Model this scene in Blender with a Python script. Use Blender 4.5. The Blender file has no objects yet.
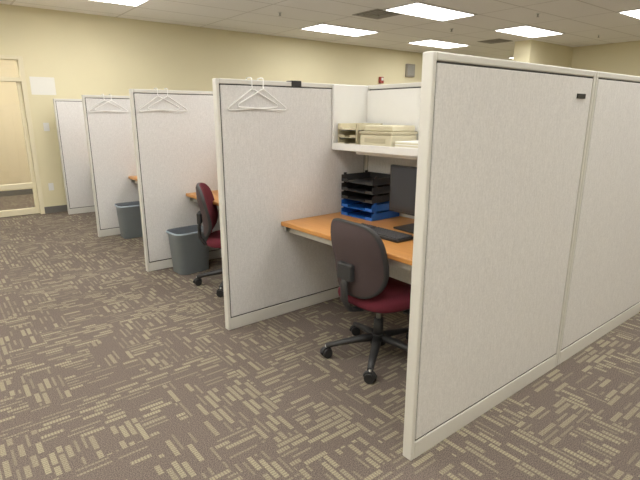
import bpy, bmesh, math, random
from mathutils import Vector, Matrix
random.seed(4)
S=bpy.context.scene
S.view_settings.view_transform='Standard'
S.view_settings.exposure=0.0

# ---------------------------------------------------------------- materials
def newmat(name):
    m=bpy.data.materials.new(name); m.use_nodes=True
    nt=m.node_tree; b=nt.nodes['Principled BSDF']
    return m,nt,b
def noisy(name,col,rough=0.6,scale=30,amt=0.06,bump=0.0,bscale=200,metal=0.0,spec=0.5):
    m,nt,b=newmat(name)
    tc=nt.nodes.new('ShaderNodeTexCoord')
    n=nt.nodes.new('ShaderNodeTexNoise'); n.inputs['Scale'].default_value=scale; n.inputs['Detail'].default_value=4
    r=nt.nodes.new('ShaderNodeMix'); r.data_type='RGBA'
    r.inputs[6].default_value=tuple(c*(1-amt) for c in col)+(1,)
    r.inputs[7].default_value=tuple(min(1,c*(1+amt)) for c in col)+(1,)
    nt.links.new(tc.outputs['Object'],n.inputs['Vector'])
    nt.links.new(n.outputs['Fac'],r.inputs[0]); nt.links.new(r.outputs[2],b.inputs['Base Color'])
    b.inputs['Roughness'].default_value=rough; b.inputs['Metallic'].default_value=metal
    b.inputs['Specular IOR Level'].default_value=spec
    if bump>0:
        n2=nt.nodes.new('ShaderNodeTexNoise'); n2.inputs['Scale'].default_value=bscale
        nt.links.new(tc.outputs['Object'],n2.inputs['Vector'])
        bp=nt.nodes.new('ShaderNodeBump'); bp.inputs['Strength'].default_value=bump; bp.inputs['Distance'].default_value=0.002
        nt.links.new(n2.outputs['Fac'],bp.inputs['Height']); nt.links.new(bp.outputs[0],b.inputs['Normal'])
    return m
class N:
    def __init__(s,nt): s.nt=nt
    def m(s,op,a,b=None,c=None):
        n=s.nt.nodes.new('ShaderNodeMath'); n.operation=op
        for i,v in enumerate((a,b,c)):
            if v is None: continue
            if isinstance(v,(int,float)): n.inputs[i].default_value=v
            else: s.nt.links.new(v,n.inputs[i])
        return n.outputs[0]
    def rnd(s,a,b,seed):
        c=s.nt.nodes.new('ShaderNodeCombineXYZ')
        for i,v in enumerate((a,b,seed)):
            if isinstance(v,(int,float)): c.inputs[i].default_value=v
            else: s.nt.links.new(v,c.inputs[i])
        w=s.nt.nodes.new('ShaderNodeTexWhiteNoise'); w.noise_dimensions='3D'
        s.nt.links.new(c.outputs[0],w.inputs['Vector']); return w.outputs['Value']
    def mix(s,f,a,b):
        n=s.nt.nodes.new('ShaderNodeMix'); n.data_type='RGBA'
        for i,v in ((0,f),(6,a),(7,b)):
            if isinstance(v,(int,float)): n.inputs[i].default_value=v
            elif isinstance(v,tuple): n.inputs[i].default_value=v+(1,)
            else: s.nt.links.new(v,n.inputs[i])
        return n.outputs[2]

def carpet_mat():
    m,nt,b=newmat('carpet'); q=N(nt)
    tc=nt.nodes.new('ShaderNodeTexCoord'); sp=nt.nodes.new('ShaderNodeSeparateXYZ')
    nt.links.new(tc.outputs['Object'],sp.inputs[0]); X,Y=sp.outputs[0],sp.outputs[1]
    def dashes(a,bb,seed):
        H=0.0333; L=0.165
        rb=q.m('DIVIDE',bb,H); row=q.m('FLOOR',rb); fb=q.m('FRACT',rb)
        off=q.rnd(row,0.0,seed)
        ra=q.m('ADD',q.m('DIVIDE',a,L),off); col=q.m('FLOOR',ra); fa=q.m('FRACT',ra)
        r=q.rnd(row,col,seed+1.3)
        r2=q.rnd(row,col,seed+5.7)
        r3=q.rnd(row,col,seed+8.1)
        hw=q.m('MULTIPLY_ADD',q.m('GREATER_THAN',r3,0.45),0.17,0.17)   # thin / thick dashes
        inb=q.m('LESS_THAN',q.m('ABSOLUTE',q.m('SUBTRACT',fb,0.5)),hw)
        ina=q.m('LESS_THAN',fa,q.m('ADD',q.m('MULTIPLY',r2,0.45),0.5))
        on=q.m('GREATER_THAN',r,0.25)
        mask=q.m('MULTIPLY',q.m('MULTIPLY',inb,ina),on)
        rib=q.m('MULTIPLY_ADD',q.m('SINE',q.m('MULTIPLY',a,2*math.pi/0.0135)),0.30,0.70)
        lev=q.m('MULTIPLY_ADD',r3,0.60,0.40)
        return q.m('MULTIPLY',q.m('MULTIPLY',mask,rib),lev)
    A=dashes(X,Y,1.0); Bd=dashes(Y,X,11.0)
    BS=0.200
    cell=q.rnd(q.m('FLOOR',q.m('DIVIDE',X,BS)),q.m('FLOOR',q.m('DIVIDE',Y,BS)),3.0)
    sel=q.m('GREATER_THAN',cell,0.5)
    mask=q.m('ADD',q.m('MULTIPLY',A,sel),q.m('MULTIPLY',Bd,q.m('SUBTRACT',1.0,sel)))
    n=nt.nodes.new('ShaderNodeTexNoise'); n.inputs['Scale'].default_value=210; n.inputs['Detail'].default_value=2
    nt.links.new(tc.outputs['Object'],n.inputs['Vector'])
    n2=nt.nodes.new('ShaderNodeTexNoise'); n2.inputs['Scale'].default_value=45
    nt.links.new(tc.outputs['Object'],n2.inputs['Vector'])
    fleck=q.m('MULTIPLY_ADD',q.m('SUBTRACT',n.outputs['Fac'],0.5),2.8,0.5)
    base=q.mix(fleck,(0.080,0.062,0.053),(0.245,0.202,0.172))
    base=q.mix(q.m('MULTIPLY',n2.outputs['Fac'],0.3),base,(0.155,0.126,0.116))
    tan=q.mix(fleck,(0.28,0.25,0.17),(0.435,0.40,0.28))
    c=q.mix(mask,base,tan)
    nt.links.new(c,b.inputs['Base Color']); b.inputs['Roughness'].default_value=0.95
    b.inputs['Specular IOR Level'].default_value=0.1
    bp=nt.nodes.new('ShaderNodeBump'); bp.inputs['Strength'].default_value=0.4; bp.inputs['Distance'].default_value=0.003
    nt.links.new(q.m('ADD',n.outputs['Fac'],mask),bp.inputs['Height']); nt.links.new(bp.outputs[0],b.inputs['Normal'])
    return m
TX,TY=1.375,0.6667
LX,LY=6.0,6.92
def ceiling_mat():
    m,nt,b=newmat('ceiling_tile'); q=N(nt)
    tc=nt.nodes.new('ShaderNodeTexCoord'); sp=nt.nodes.new('ShaderNodeSeparateXYZ')
    nt.links.new(tc.outputs['Object'],sp.inputs[0]); X,Y=sp.outputs[0],sp.outputs[1]
    fx=q.m('FRACT',q.m('DIVIDE',q.m('ADD',X,-(LX-TX/2)+100*TX),TX))
    fy=q.m('FRACT',q.m('DIVIDE',q.m('ADD',Y,-(LY-TY/2)+100*TY),TY))
    w=0.013
    lx=q.m('ADD',q.m('LESS_THAN',fx,w/TX),q.m('GREATER_THAN',fx,1-w/TX))
    ly=q.m('ADD',q.m('LESS_THAN',fy,w/TY),q.m('GREATER_THAN',fy,1-w/TY))
    line=q.m('MINIMUM',q.m('ADD',lx,ly),1.0)
    n=nt.nodes.new('ShaderNodeTexNoise'); n.inputs['Scale'].default_value=60; n.inputs['Detail'].default_value=5
    nt.links.new(tc.outputs['Object'],n.inputs['Vector'])
    base=q.mix(n.outputs['Fac'],(0.86,0.845,0.825),(0.94,0.925,0.905))
    c=q.mix(line,base,(0.70,0.68,0.65))
    nt.links.new(c,b.inputs['Base Color']); b.inputs['Roughness'].default_value=0.9
    return m
def fabric_mat(name,col):
    m,nt,b=newmat(name); q=N(nt)
    tc=nt.nodes.new('ShaderNodeTexCoord')
    n=nt.nodes.new('ShaderNodeTexNoise'); n.inputs['Scale'].default_value=130; n.inputs['Detail'].default_value=3
    nt.links.new(tc.outputs['Object'],n.inputs['Vector'])
    mp=nt.nodes.new('ShaderNodeMapping'); mp.inputs['Scale'].default_value=(1,1,0.15)
    nt.links.new(tc.outputs['Object'],mp.inputs[0])
    n2=nt.nodes.new('ShaderNodeTexNoise'); n2.inputs['Scale'].default_value=180
    nt.links.new(mp.outputs[0],n2.inputs['Vector'])
    f=q.m('MULTIPLY_ADD',q.m('SUBTRACT',q.m('ADD',n.outputs['Fac'],q.m('MULTIPLY',n2.outputs['Fac'],0.8)),0.9),1.5,0.5)
    c=q.mix(f,tuple(x*0.90 for x in col),tuple(min(1,x*1.09) for x in col))
    nt.links.new(c,b.inputs['Base Color']); b.inputs['Roughness'].default_value=0.9
    b.inputs['Specular IOR Level'].default_value=0.15
    bp=nt.nodes.new('ShaderNodeBump'); bp.inputs['Strength'].default_value=0.15; bp.inputs['Distance'].default_value=0.001
    nt.links.new(f,bp.inputs['Height']); nt.links.new(bp.outputs[0],b.inputs['Normal'])
    return m
def wood_mat():
    m,nt,b=newmat('desk_wood'); q=N(nt)
    tc=nt.nodes.new('ShaderNodeTexCoord'); mp=nt.nodes.new('ShaderNodeMapping'); mp.inputs['Scale'].default_value=(14,1.2,14)
    nt.links.new(tc.outputs['Object'],mp.inputs[0])
    n=nt.nodes.new('ShaderNodeTexNoise'); n.inputs['Scale'].default_value=4; n.inputs['Detail'].default_value=6; n.inputs['Distortion'].default_value=0.6
    nt.links.new(mp.outputs[0],n.inputs['Vector'])
    c=q.mix(n.outputs['Fac'],(0.47,0.20,0.05),(0.68,0.34,0.10))
    nt.links.new(c,b.inputs['Base Color']); b.inputs['Roughness'].default_value=0.35
    return m
def emis(name,col,st):
    m,nt,b=newmat(name)
    n=nt.nodes.new('ShaderNodeTexNoise'); n.inputs['Scale'].default_value=90
    q=N(nt); c=q.mix(n.outputs['Fac'],tuple(x*0.97 for x in col),col)
    nt.links.new(c,b.inputs['Emission Color'])
    b.inputs['Base Color'].default_value=(.8,.8,.8,1); b.inputs['Emission Strength'].default_value=st
    return m
def glass_mat():
    m,nt,b=newmat('door_glass'); 
    t=nt.nodes.new('ShaderNodeBsdfTransparent'); t.inputs[0].default_value=(.98,.98,.97,1)
    g=nt.nodes.new('ShaderNodeBsdfGlossy'); g.inputs['Roughness'].default_value=0.03
    mx=nt.nodes.new('ShaderNodeMixShader'); mx.inputs[0].default_value=0.05
    nt.links.new(t.outputs[0],mx.inputs[1]); nt.links.new(g.outputs[0],mx.inputs[2])
    nt.links.new(mx.outputs[0],nt.nodes['Material Output'].inputs[0])
    return m
M=dict(
 carpet=carpet_mat(), ceil=ceiling_mat(), wood=wood_mat(), glass=glass_mat(),
 wall=noisy('wall_paint',(0.76,0.70,0.49),0.8,3,0.03),
 hallwall=noisy('hall_wall_paint',(0.80,0.71,0.53),0.8,3,0.03),
 fabric=fabric_mat('panel_fabric',(0.70,0.69,0.69)),
 trim=noisy('panel_trim_metal',(0.66,0.65,0.615),0.45,40,0.02),
 dark=noisy('dark_reveal',(0.04,0.04,0.04),0.7),
 white=noisy('shelf_white',(0.82,0.82,0.81),0.45,20,0.02),
 black=noisy('black_plastic',(0.018,0.018,0.02),0.4,60,0.2),
 screen=noisy('screen_glass',(0.04,0.042,0.048),0.12,5,0.1),
 blackm=noisy('black_soft',(0.03,0.03,0.032),0.55,60,0.2),
 key=noisy('key_plastic',(0.06,0.06,0.065),0.5,60,0.2),
 blue=noisy('blue_plastic',(0.02,0.13,0.50),0.35,40,0.1),
 burg=noisy('burgundy_fabric',(0.125,0.022,0.034),0.95,300,0.35,0.4,600,spec=0.2),
 shell=noisy('charcoal_fabric',(0.082,0.060,0.062),0.9,400,0.5,0.5,700,spec=0.25),
 bin=noisy('bin_plastic',(0.34,0.40,0.465),0.5,30,0.06),
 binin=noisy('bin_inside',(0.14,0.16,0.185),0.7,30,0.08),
 cream=noisy('cream_plastic',(0.66,0.61,0.45),0.5,30,0.04),
 cream2=noisy('cream_plastic_dark',(0.52,0.47,0.33),0.5,30,0.04),
 paper=noisy('paper_white',(0.82,0.81,0.77),0.8,30,0.02),
 wire=noisy('hanger_wire_white',(0.90,0.90,0.89),0.35,30,0.02),
 base=noisy('baseboard_vinyl',(0.16,0.155,0.145),0.6,20,0.05),
 frame=noisy('door_frame_paint',(0.76,0.70,0.52),0.5,10,0.02),
 metal=noisy('grey_metal',(0.45,0.45,0.44),0.4,30,0.05,metal=0.6),
 vent=noisy('vent_grey',(0.33,0.31,0.28),0.6,30,0.05),
 red=noisy('alarm_red',(0.36,0.05,0.04),0.4,30,0.05),
 lamp=emis('fluorescent_diffuser',(1.0,0.98,0.93),12.6),
)
# ---------------------------------------------------------------- builder
class B:
    def __init__(s): s.bm=bmesh.new(); s.mats=[]
    def mi(s,k):
        if k not in s.mats: s.mats.append(k)
        return s.mats.index(k)
    def box(s,lo,hi,mat,bev=0.0,rot=None,seg=2):
        lo=Vector(lo);hi=Vector(hi); c=(lo+hi)/2; d=hi-lo
        mtx=Matrix.Translation(c)@(rot.to_4x4() if rot else Matrix.Identity(4))@Matrix.Diagonal((d.x,d.y,d.z,1))
        r=bmesh.ops.create_cube(s.bm,size=1,matrix=mtx); vs=r['verts']
        i=s.mi(mat)
        fs=set(f for v in vs for f in v.link_faces)
        for f in fs: f.material_index=i
        if bev>0:
            es=list(set(e for v in vs for e in v.link_edges))
            rr=bmesh.ops.bevel(s.bm,geom=es,offset=bev,segments=seg,profile=0.5,affect='EDGES',clamp_overlap=True)
            for f in rr['faces']: f.material_index=i
    def cyl(s,p0,p1,r,mat,r2=None,n=20):
        p0=Vector(p0);p1=Vector(p1); d=p1-p0; L=d.length
        rot=Vector((0,0,1)).rotation_difference(d).to_matrix().to_4x4()
        q=bmesh.ops.create_cone(s.bm,cap_ends=True,segments=n,radius1=r,radius2=r if r2 is None else r2,depth=L,matrix=Matrix.Translation((p0+p1)/2)@rot)
        i=s.mi(mat)
        for f in set(f for v in q['verts'] for f in v.link_faces):
            f.material_index=i; f.smooth=len(f.verts)==4
    def tube(s,path,r,mat,n=8,closed=False,flat=None):
        P=[Vector(p) for p in path]; rings=[]; i=s.mi(mat); N_=len(P)
        up=None
        for k in range(N_):
            if closed: t=P[(k+1)%N_]-P[k-1]
            else: t=P[min(k+1,N_-1)]-P[max(k-1,0)]
            t.normalize()
            if up is None:
                up=Vector((0,0,1)) if abs(t.z)<0.9 else Vector((1,0,0))
            a=t.cross(up)
            if a.length<1e-4: a=t.cross(Vector((0.3,1,0.2)))
            a.normalize(); bb=a.cross(t).normalized(); up=bb
            rr=r[k] if isinstance(r,(list,tuple)) else r
            fl=flat or 1.0
            rings.append([s.bm.verts.new(P[k]+a*math.cos(2*math.pi*j/n)*rr+bb*math.sin(2*math.pi*j/n)*rr*fl) for j in range(n)])
        R=range(N_) if closed else range(N_-1)
        for k in R:
            A=rings[k];C=rings[(k+1)%N_]
            for j in range(n):
                f=s.bm.faces.new((A[j],A[(j+1)%n],C[(j+1)%n],C[j])); f.material_index=i; f.smooth=True
        if not closed:
            for rg in (rings[0],rings[-1]):
                f=s.bm.faces.new(rg); f.material_index=i
    def rings(s,rings,mats,cap0=True,cap1=True,smooth=True):
        R=[[s.bm.verts.new(p) for p in rg] for rg in rings]; n=len(R[0])
        for k in range(len(R)-1):
            mt=s.mi(mats[k] if isinstance(mats,list) else mats)
            for j in range(n):
                f=s.bm.faces.new((R[k][j],R[k][(j+1)%n],R[k+1][(j+1)%n],R[k+1][j])); f.material_index=mt; f.smooth=smooth
        if cap0: f=s.bm.faces.new(R[0]); f.material_index=s.mi(mats[0] if isinstance(mats,list) else mats); f.smooth=smooth
        if cap1: f=s.bm.faces.new(R[-1]); f.material_index=s.mi(mats[-1] if isinstance(mats,list) else mats); f.smooth=smooth
    def out(s,name,loc=(0,0,0),rotz=0,parent=None):
        bmesh.ops.recalc_face_normals(s.bm,faces=s.bm.faces)
        me=bpy.data.meshes.new(name); s.bm.to_mesh(me); s.bm.free()
        for k in s.mats: me.materials.append(M[k])
        o=bpy.data.objects.new(name,me); S.collection.objects.link(o)
        o.location=loc; o.rotation_euler[2]=rotz
        if parent: o.parent=parent
        return o
def dup(o,loc,rotz=0):
    c=bpy.data.objects.new(o.name.split('.')[0],o.data); S.collection.objects.link(c)
    c.location=loc; c.rotation_euler[2]=rotz; return c
def simple(name,boxes):
    b=B()
    for lo,hi,m,*r in boxes: b.box(lo,hi,m,*(r or [0]))
    return b.out(name)

# ---------------------------------------------------------------- room
CH=2.88; YW=8.17
X0,X1,Y0=-3.2,15.5,-3.0
simple('floor',[((X0-.1,Y0-.1,-.1),(X1+.1,11.2,0),'carpet')])
simple('ceiling',[((X0-.1,Y0-.1,CH),(X1+.1,11.2,CH+.1),'ceil')])
simple('wall_left',[((X0-.1,Y0-.1,0),(X0,YW,CH),'wall')])
simple('wall_front',[((X0,Y0-.1,0),(X1,Y0,CH),'wall')])
simple('wall_right',[((11.5,Y0,0),(11.6,5.4,CH),'wall')])
simple('wall_stub',[((9.7,5.4,0),(11.6,5.75,CH),'wall')])
simple('wall_alcove_side',[((X1,5.75,0),(X1+.1,YW,CH),'wall')])
simple('wall_alcove',[((11.6,5.65,0),(X1,5.75,CH),'wall')])
DX0,DX1,DH=0.16,1.235,2.23
simple('wall_back_left',[((X0-.1,YW,0),(DX0,YW+.14,CH),'wall')])
simple('wall_back',[((DX1,YW,0),(X1+.1,YW+.14,CH),'wall')])
simple('wall_back_header',[((DX0,YW,DH),(DX1,YW+.14,CH),'wall')])
simple('wall_hallway',[((X0,10.4,0),(X1,10.5,CH),'hallwall')])
simple('wall_hallway_end',[((-2.2,YW+.14,0),(-2.1,10.4,CH),'hallwall')])
simple('wall_hallway_side',[((4.5,YW+.14,0),(4.6,10.4,CH),'hallwall')])
simple('baseboard_back',[((DX1,YW-.012,0),(X1,YW,.10),'base',.003)])
simple('baseboard_back_left',[((X0,YW-.012,0),(DX0,YW,.10),'base',.003)])
simple('baseboard_hallway',[((-2.1,10.388,0),(4.5,10.4,.10),'base',.003)])
simple('baseboard_right',[((11.488,Y0,0),(11.5,5.4,.10),'base',.003)])
simple('baseboard_left',[((X0,Y0,0),(X0+.012,YW-.02,.10),'base',.003)])
# glazed door
b=B()
yl,yh=YW-.02,YW+.12
e=.001
b.box((DX1-.06,yl,0),(DX1-e,yh,DH-e),'frame',.004)
b.box((DX0+e,yl,0),(DX0+.06,yh,DH-e),'frame',.004)
b.box((DX0+.06,yl,DH-.05),(DX1-.06,yh,DH-e),'frame',.004)
b.box((DX0+.06,yl,1.89),(DX1-.06,yh,1.945),'frame',.004)
b.box((DX0+.06,YW+.02,0.01),(DX1-.06,YW+.07,.10),'frame',.004)
b.box((DX0+.06,YW+.01,.40),(DX1-.06,YW+.07,.47),'frame',.004)
b.box((DX1-.11,YW+.02,.10),(DX1-.06,YW+.07,1.89),'frame',.004)
b.box((DX0+.06,YW+.02,.10),(DX0+.12,YW+.07,1.89),'frame',.004)
b.box((DX0+.12,YW+.04,.10),(DX1-.11,YW+.046,1.89),'glass')
b.box((DX0+.06,YW+.04,1.945),(DX1-.06,YW+.046,DH-.05),'glass')
b.cyl((DX0+.16,YW-.03,.95),(DX0+.16,YW-.03,1.2),.012,'metal')
b.cyl((DX0+.16,YW-.03,.97),(DX0+.16,YW+.03,.97),.009,'metal'); b.cyl((DX0+.16,YW-.03,1.18),(DX0+.16,YW+.03,1.18),.009,'metal')
b.out('door_1')
# wall things
simple('paper_notice',[((1.285,YW-.004,1.72),(1.60,YW-.001,1.965),'paper')])
simple('light_switch',[((1.375,YW-.008,1.21),(1.45,YW-.001,1.33),'white',.002),((1.40,YW-.014,1.25),(1.425,YW-.008,1.29),'white',.002)])
simple('fire_alarm',[((8.25,YW-.06,2.13),(8.36,YW-.001,2.27),'red',.008),((8.275,YW-.075,2.19),(8.335,YW-.06,2.25),'white',.004)])
simple('wall_speaker',[((9.13,YW-.07,2.31),(9.40,YW-.001,2.60),'vent',.008),((9.16,YW-.078,2.34),(9.37,YW-.07,2.57),'metal',.004)])
simple('power_outlet',[((1.33,YW-.008,.34),(1.40,YW-.001,.45),'white',.002)])

# ceiling troffers
def troffer():
    b=B(); w,h=TX/2-.015,TY/2-.015
    t=.03
    for lo,hi in (((-w,-h,-.012),(w,-h+t,-.001)),((-w,h-t,-.012),(w,h,-.001)),((-w,-h+t,-.012),(-w+t,h-t,-.001)),((w-t,-h+t,-.012),(w,h-t,-.001))):
        b.box(lo,hi,'white',.002)
    b.box((-w+t,-h+t,-.008),(w-t,h-t,-.002),'lamp')
    return b.out('ceiling_light',(6,6.92,CH))
T=troffer()
pts=[(6,4.92),(8.75,6.92),(8.75,4.92),(8.75,2.92),(12.875,7.1),(1.875,6.85),(.5,4.92),(3.25,4.92),(6,2.92),(3.25,2.92),(.5,2.92),
     (.5,.92),(3.25,.92),(6,.92),(-2.0,4.92),(-2.0,2.92),(-2.0,.92),(.5,-1.1),(3.25,-1.1),(6,-1.1),(-2.0,-1.1),(8.75,.92),(-1.0,9.3),(1.0,9.15),(3.0,9.3),(-1.0,7.0)]  # troffers beyond the back wall: unseen, added to brighten the hall behind the glass
for p in pts: dup(T,(p[0],p[1],CH))
def vent(x,y,w=.3):
    b=B()
    for k in range(4):
        a=w-k*.065; c=a-.035
        z0=-.008-.004*k
        for lo,hi in (((-a,-a,z0),(a,-c,-.001)),((-a,c,z0),(a,a,-.001)),((-a,-c,z0),(-c,c,-.001)),((c,-c,z0),(a,c,-.001))):
            b.box(lo,hi,'vent',.002)
    b.box((-w+.02,-w+.02,-.004),(w-.02,w-.02,-.001),'dark')
    return b.out('ceiling_vent',(x,y,CH))
vent(5.5,5.5,.27); vent(9.3,5.95,.25)
for x,y in ((4.3,6.3),(7.4,5.6),(7.3,4.0),(10.1,4.3)):
    b=B(); b.cyl((0,0,-.008),(0,0,-.001),.035,'white'); b.cyl((0,0,-.045),(0,0,-.008),.010,'metal'); b.cyl((0,0,-.05),(0,0,-.045),.02,'metal')
    b.out('fire_sprinkler',(x,y,CH))

# ---------------------------------------------------------------- partitions
H=1.662; TH=.05
def panel(b,a0,a1,axis,c):
    """segment from a0..a1 along axis at cross position c"""
    def bx(p0,p1,z0,z1,th,mat,bev=0.0):
        if axis=='x': b.box((p0,c-th/2,z0),(p1,c+th/2,z1),mat,bev)
        else: b.box((c-th/2,p0,z0),(c+th/2,p1,z1),mat,bev)
    bx(a0+.004,a1-.004,.01,H-.01,.036,'dark')
    bx(a0,a0+.022,0,H,TH,'trim',.005); bx(a1-.022,a1,0,H,TH,'trim',.005)
    bx(a0+.022,a1-.022,H-.030,H,TH,'trim',.005)
    bx(a0+.022,a1-.022,0.0,.085,TH,'trim',.004)
    bx(a0+.029,a1-.029,.093,H-.037,.046,'fabric',.004)
XM=2.72; XF=4.02
rows=[1.165,2.82,4.45,6.15,7.88]
XS=[1.415,1.43,1.45,1.465,1.495]
for i,y in enumerate(rows):
    b=B(); panel(b,XS[i],XM-.003,'x',y); panel(b,XM+.003,XF,'x',y)
    if i==0:
        b.box((2.53,y-TH/2-.004,1.525),(2.615,y-TH/2+.002,1.548),'black',.001)
    b.out('cubicle_partition')
for i in range(4):
    b=B(); panel(b,rows[i]+.029,rows[i+1]-.029,'y',XM); b.out('cubicle_back_partition')

# ---------------------------------------------------------------- desks + shelves
DZ=.712
def desk(y0,y1):
    b=B(); a,c=y0+.027,y1-.027
    b.box((1.88,a,DZ-.03),(2.69,c,DZ),'wood',.006,None,3)
    b.box((1.95,a+.001,DZ-.09),(1.97,c-.001,DZ-.03),'trim',.002)
    for yy in (a,c-.02):
        b.box((1.91,yy,DZ-.075),(2.68,yy+.02,DZ-.031),'trim',.002)
        b.box((1.91,yy,DZ-.075),(1.935,yy+.02,DZ-.031),'trim',.002)
        b.box((2.45,yy,DZ-.40),(2.69,yy+.016,DZ-.075),'trim',.002)
    return b.out('desk')
def shelf(y0,y1):
    b=B(); a,c=y0+.027,y1-.027; x0,x1=2.36,2.692
    b.box((x0,a,1.205),(x1,c,1.23),'white',.002)
    b.box((x0-.012,a,1.195),(x0,c,1.245),'white',.004)
    b.box((x1-.008,a+.02,1.23),(x1,c-.02,H-.04),'white',.001)
    b.box((x0-.01,a,1.195),(x1,a+.018,H-.005),'white',.003)
    b.box((x0-.01,c-.018,1.195),(x1,c,H-.005),'white',.003)
    b.box((x0+.05,a+.2,1.17),(x0+.17,c-.2,1.204),'white',.003)
    return b.out('overhead_shelf')
for i in range(4):
    desk(rows[i],rows[i+1]); shelf(rows[i],rows[i+1])

# ---------------------------------------------------------------- chair
def superell(n,e):
    o=[]
    for k in range(n):
        t=2*math.pi*k/n; c,s_=math.cos(t),math.sin(t)
        o.append((math.copysign(abs(c)**(2/e),c),math.copysign(abs(s_)**(2/e),s_)))
    return o
def pad(b,hw,hh,th,prof,mats,warp,e=3.0,n=40):
    O=superell(n,e); R=[]
    for sc,t in prof:
        R.append([warp(u*hw*sc,v*hh*sc,t*th) for u,v in O])
    b.rings(R,mats)
def chair(name,loc,rotz,baserot=0.0):
    b=B()
    # base
    for k in range(5):
        a=baserot+2*math.pi*k/5
        d=Vector((math.cos(a),math.sin(a),0))
        path=[d*.03+Vector((0,0,.125)),d*.12+Vector((0,0,.115)),d*.24+Vector((0,0,.092)),d*.322+Vector((0,0,.075))]
        b.tube(path,[.030,.027,.022,.018],'blackm',10,flat=.8)
        w=Vector((-d.y,d.x,0)); w=(Matrix.Rotation(.5+k,3,'Z')@w)
        c=d*.32+Vector((0,0,.029))
        for sgn in (-1,1):
            b.cyl(c+w*sgn*.008,c+w*sgn*.028,.029,'black',n=18)
        b.cyl(c+Vector((0,0,.0)),c+Vector((0,0,.05)),.009,'metal',n=10)
        ft=w.cross(Vector((0,0,1)))
        hood=[c+ft*(.032*math.cos(t))+Vector((0,0,.032*math.sin(t))) for t in [math.pi*j/8 for j in range(9)]]
        b.tube(hood,.010,'blackm',8)
    b.cyl((0,0,.085),(0,0,.15),.048,'blackm',.038,24)
    b.cyl((0,0,.14),(0,0,.25),.032,'blackm',.028,24)
    b.cyl((0,0,.25),(0,0,.35),.015,'metal',n=16)
    # mechanism
    b.box((-.12,-.08,.335),(.13,.08,.38),'blackm',.012)
    b.cyl((.03,-.08,.355),(.03,-.20,.350),.007,'black',n=10); b.box((.005,-.25,.342),(.055,-.19,.358),'black',.005)
    # seat
    prof=[(0.02,.5),(.5,.5),(.8,.46),(.93,.34),(.99,.12),(1.0,-.1),(.985,-.3),(.93,-.42),(.6,-.5),(.02,-.5)]
    mats=['burg']*6+['blackm']*3
    def ws(u,v,t):
        z=.415+t
        if u>.12: z-=((u-.12)/.12)**2*.028
        z+=-.012*(1-(v/.24)**2)*(1 if t>0 else 0)
        return Vector((u+.02,v*(1-.06*(-u/.24)),z))
    pad(b,.235,.245,.09,prof,mats,ws,3.2)
    # back
    prof2=[(0.02,.5),(.5,.5),(.82,.45),(.94,.3),(.99,.1),(1.0,-.05),(1.0,-.22),(.965,-.32),(.94,-.30),(.90,-.42),(.5,-.56),(.02,-.6)]
    mats2=['burg']*4+['blackm']*4+['shell']*3
    def wb(u,v,t):
        # u across (y) ; v up ; t forward
        w=1.0-.12*max(0,-v/.23)-.03*max(0,v/.23)
        curve=.055*(u/.22)**2
        lean=-.08*v-.10*v*v+.06*math.exp(-((v+.08)/.12)**2)*.4
        return Vector((-.235+curve+lean+t,u*w,.668+v))
    pad(b,.228,.222,.062,prof2,mats2,wb,3.3,48)
    # J-bar
    bar=[(-.06,0,.352),(-.16,0,.348),(-.235,0,.365),(-.275,0,.43),(-.278,0,.52),(-.262,0,.60)]
    b.tube(bar,[.03,.03,.03,.03,.03,.026],'blackm',12,flat=.45)
    b.box((-.285,-.06,.55),(-.25,.06,.65),'blackm',.01)
    return b.out(name,loc,rotz)
chair('office_chair',(1.985,1.905,0),math.radians(-2),math.radians(147))
chair('office_chair',(1.94,3.63,0),math.radians(-33),math.radians(182))
chair('office_chair',(2.15,5.15,0),math.radians(5),math.radians(20))
chair('office_chair',(2.10,7.0,0),math.radians(-8),math.radians(50))

# ---------------------------------------------------------------- bins
def bin_(x,y,rot):
    b=B(); O=superell(40,5)
    def rg(a,c,z): return [Vector((u*a,v*c,z)) for u,v in O]
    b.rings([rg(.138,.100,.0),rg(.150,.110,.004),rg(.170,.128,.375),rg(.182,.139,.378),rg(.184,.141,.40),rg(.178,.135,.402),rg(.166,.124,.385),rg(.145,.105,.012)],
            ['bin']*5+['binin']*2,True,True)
    return b.out('waste_bin',(x,y,0),rot)
bin_(1.80,4.225,.06); bin_(1.83,5.93,-.05); 

# ---------------------------------------------------------------- hangers
def hanger(x,y,tilt):
    b=B(); yf=-.034; z0=H
    w=.185
    def P(px,pz): 
        c,s_=math.cos(tilt),math.sin(tilt)
        return Vector((px*c-pz*s_,yf,z0-.02+px*s_+pz*c))
    tri=[P(0,-.035),P(-.02,-.045),P(-w+.012,-.135),P(-w,-.145),P(-w+.004,-.155),P(-w+.02,-.158),P(0,-.158),P(w-.02,-.158),P(w-.004,-.155),P(w,-.145),P(w-.012,-.135),P(.02,-.045)]
    b.tube(tri,.0040,'wire',8,closed=True)
    hook=[P(0,-.04),P(0,-.02),Vector((0,yf,z0-.01))]
    for k in range(0,9):
        t=math.pi*k/8
        hook.append(Vector((0,-.034*math.cos(t),z0+.006+.008*math.sin(t))))
    hook.append(Vector((0,.034,z0-.03)))
    b.tube(hook,.0034,'wire',8)
    b.tube([P(0,-.042),P(0,-.034),P(0,-.02)],.005,'wire',8)
    return b.out('wire_hanger',(x,y,0))
for i,(xa,xb) in {1:(1.675,1.755),2:(1.68,1.77),3:(1.69,1.77)}.items():
    hanger(xa,rows[i]-.001,.06); hanger(xb,rows[i]-.010,-.05)
b=B(); b.box((-.04,-.034,-.03),(.04,-.027,.008),'black',.002); b.box((-.04,-.034,.002),(.04,.034,.008),'black',.002); b.box((-.04,.027,-.03),(.04,.034,.008),'black',.002)
b.out('partition_clip',(2.03,rows[1],H))

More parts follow.
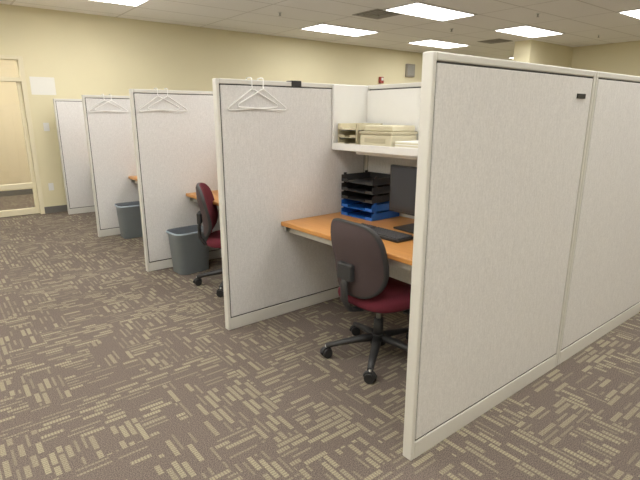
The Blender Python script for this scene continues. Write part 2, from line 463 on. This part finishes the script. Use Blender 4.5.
# ---------------------------------------------------------------- desk items
# letter tray stack (desk)
b=B()
def tray(b,z,mat,h=.055,L=.32,W=.25,t=.004):
    b.box((-L/2,-W/2,z),(L/2,W/2,z+t),mat,.001)
    b.box((-L/2,-W/2,z+t),(L/2,-W/2+t,z+h),mat,.001); b.box((-L/2,W/2-t,z+t),(L/2,W/2,z+h),mat,.001)
    b.box((L/2-t,-W/2+t,z+t),(L/2,W/2-t,z+h),mat,.001)
    b.box((-L/2,-W/2+t,z+t),(-L/2+t,-W/2+.07,z+h*.45),mat,.001); b.box((-L/2,W/2-.07,z+t),(-L/2+t,W/2-t,z+h*.45),mat,.001)
z=0.002
for k,mt in enumerate(['blue','blue','blackm','blackm','blackm']):
    tray(b,z,mt,.05,.29,.33)
    for sx in (-.11,.11):
        for sy in (-.163,.163):
            b.box((sx-.012,sy-.004,z+.045),(sx+.012,sy+.004,z+.064),mt,.001)
    z+=.063
b.out('letter_tray_stack',(2.53,2.555,DZ-.0015))
# monitor
def monitor(loc,rot):
    b=B()
    b.box((-.02,-.235,.095),(.012,.235,.41),'black',.006)
    b.box((-.0215,-.218,.113),(-.018,.218,.393),'screen')
    b.box((.012,-.16,.15),(.045,.16,.36),'black',.012)
    b.box((.03,-.035,.01),(.055,.035,.25),'black',.006)
    b.box((-.09,-.115,0),(.10,.115,.014),'black',.006)
    return b.out('computer_monitor',loc,rot)
monitor((2.42,2.02,DZ+.0005),math.radians(-3))
# keyboard
b=B()
b.box((-.078,-.228,0),(.078,.228,.018),'black',.005)
for r in range(6):
    x=-.06+r*.0225+(.004 if r==5 else 0)
    yy=-.215
    while yy<.21:
        w=.0185
        if r==0 and -.1<yy<.02: w=.11
        b.box((x-.0085,yy,.017),(x+.0085,yy+w-.002,.026),'key',.002,None,1)
        yy+=w+.0008
        if abs(yy-.07)<.01: yy+=.012
b.out('keyboard',(2.155,2.09,DZ+.0005),0)
b=B(); O=superell(24,2.4)
b.rings([[Vector((u*.055*s_,v*.032*s_,z)) for u,v in O] for s_,z in ((.95,0),(1,.008),(.93,.022),(.7,.034),(.3,.038),(.02,.0385))],'black')
b.out('computer_mouse',(2.15,1.74,DZ+.0005))

# shelf items
SZ=1.2305
b=B()
z=0
for k in range(3):
    tray(b,z,'cream' if k!=1 else 'cream2',.042,.26,.20,.006); z+=.056
for sx in (-.12,.12):
    for sy in (-.097,.097): b.box((sx-.01,sy-.004,0),(sx+.01,sy+.004,z-.014),'cream2',.001)
b.out('desktop_letter_tray',(2.505,2.655,SZ))
b=B()
b.box((-.13,-.15,0),(.13,.15,.085),'cream',.012,None,3)
b.box((-.135,-.155,.085),(.13,.155,.105),'cream2',.006)
b.box((-.11,-.14,.105),(.12,.13,.145),'cream',.01,None,3)
b.box((-.134,-.10,.03),(-.128,.10,.06),'cream2',.002)
b.out('desk_organizer_box',(2.52,2.385,SZ))
b=B()
for k in range(6):
    o=random.uniform(-.006,.006)
    b.box((-.12+o,-.105-o,.008*k),(.12+o,.105-o,.008*k+.0075),'paper' if k%2 else 'cream',.0005)
b.out('paper_stack',(2.52,2.10,SZ))

# ---------------------------------------------------------------- world + camera
w=bpy.data.worlds.new('World'); S.world=w; w.use_nodes=True
w.node_tree.nodes['Background'].inputs[0].default_value=(.9,.92,1,1); w.node_tree.nodes['Background'].inputs[1].default_value=.3
cam=bpy.data.cameras.new('Camera'); co=bpy.data.objects.new('Camera',cam); S.collection.objects.link(co)
co.location=(0,0,1.45); co.rotation_euler=(math.radians(75.4),0,math.radians(-38.7))
cam.sensor_width=36; cam.lens=36*483/640; cam.clip_start=.05
S.camera=co
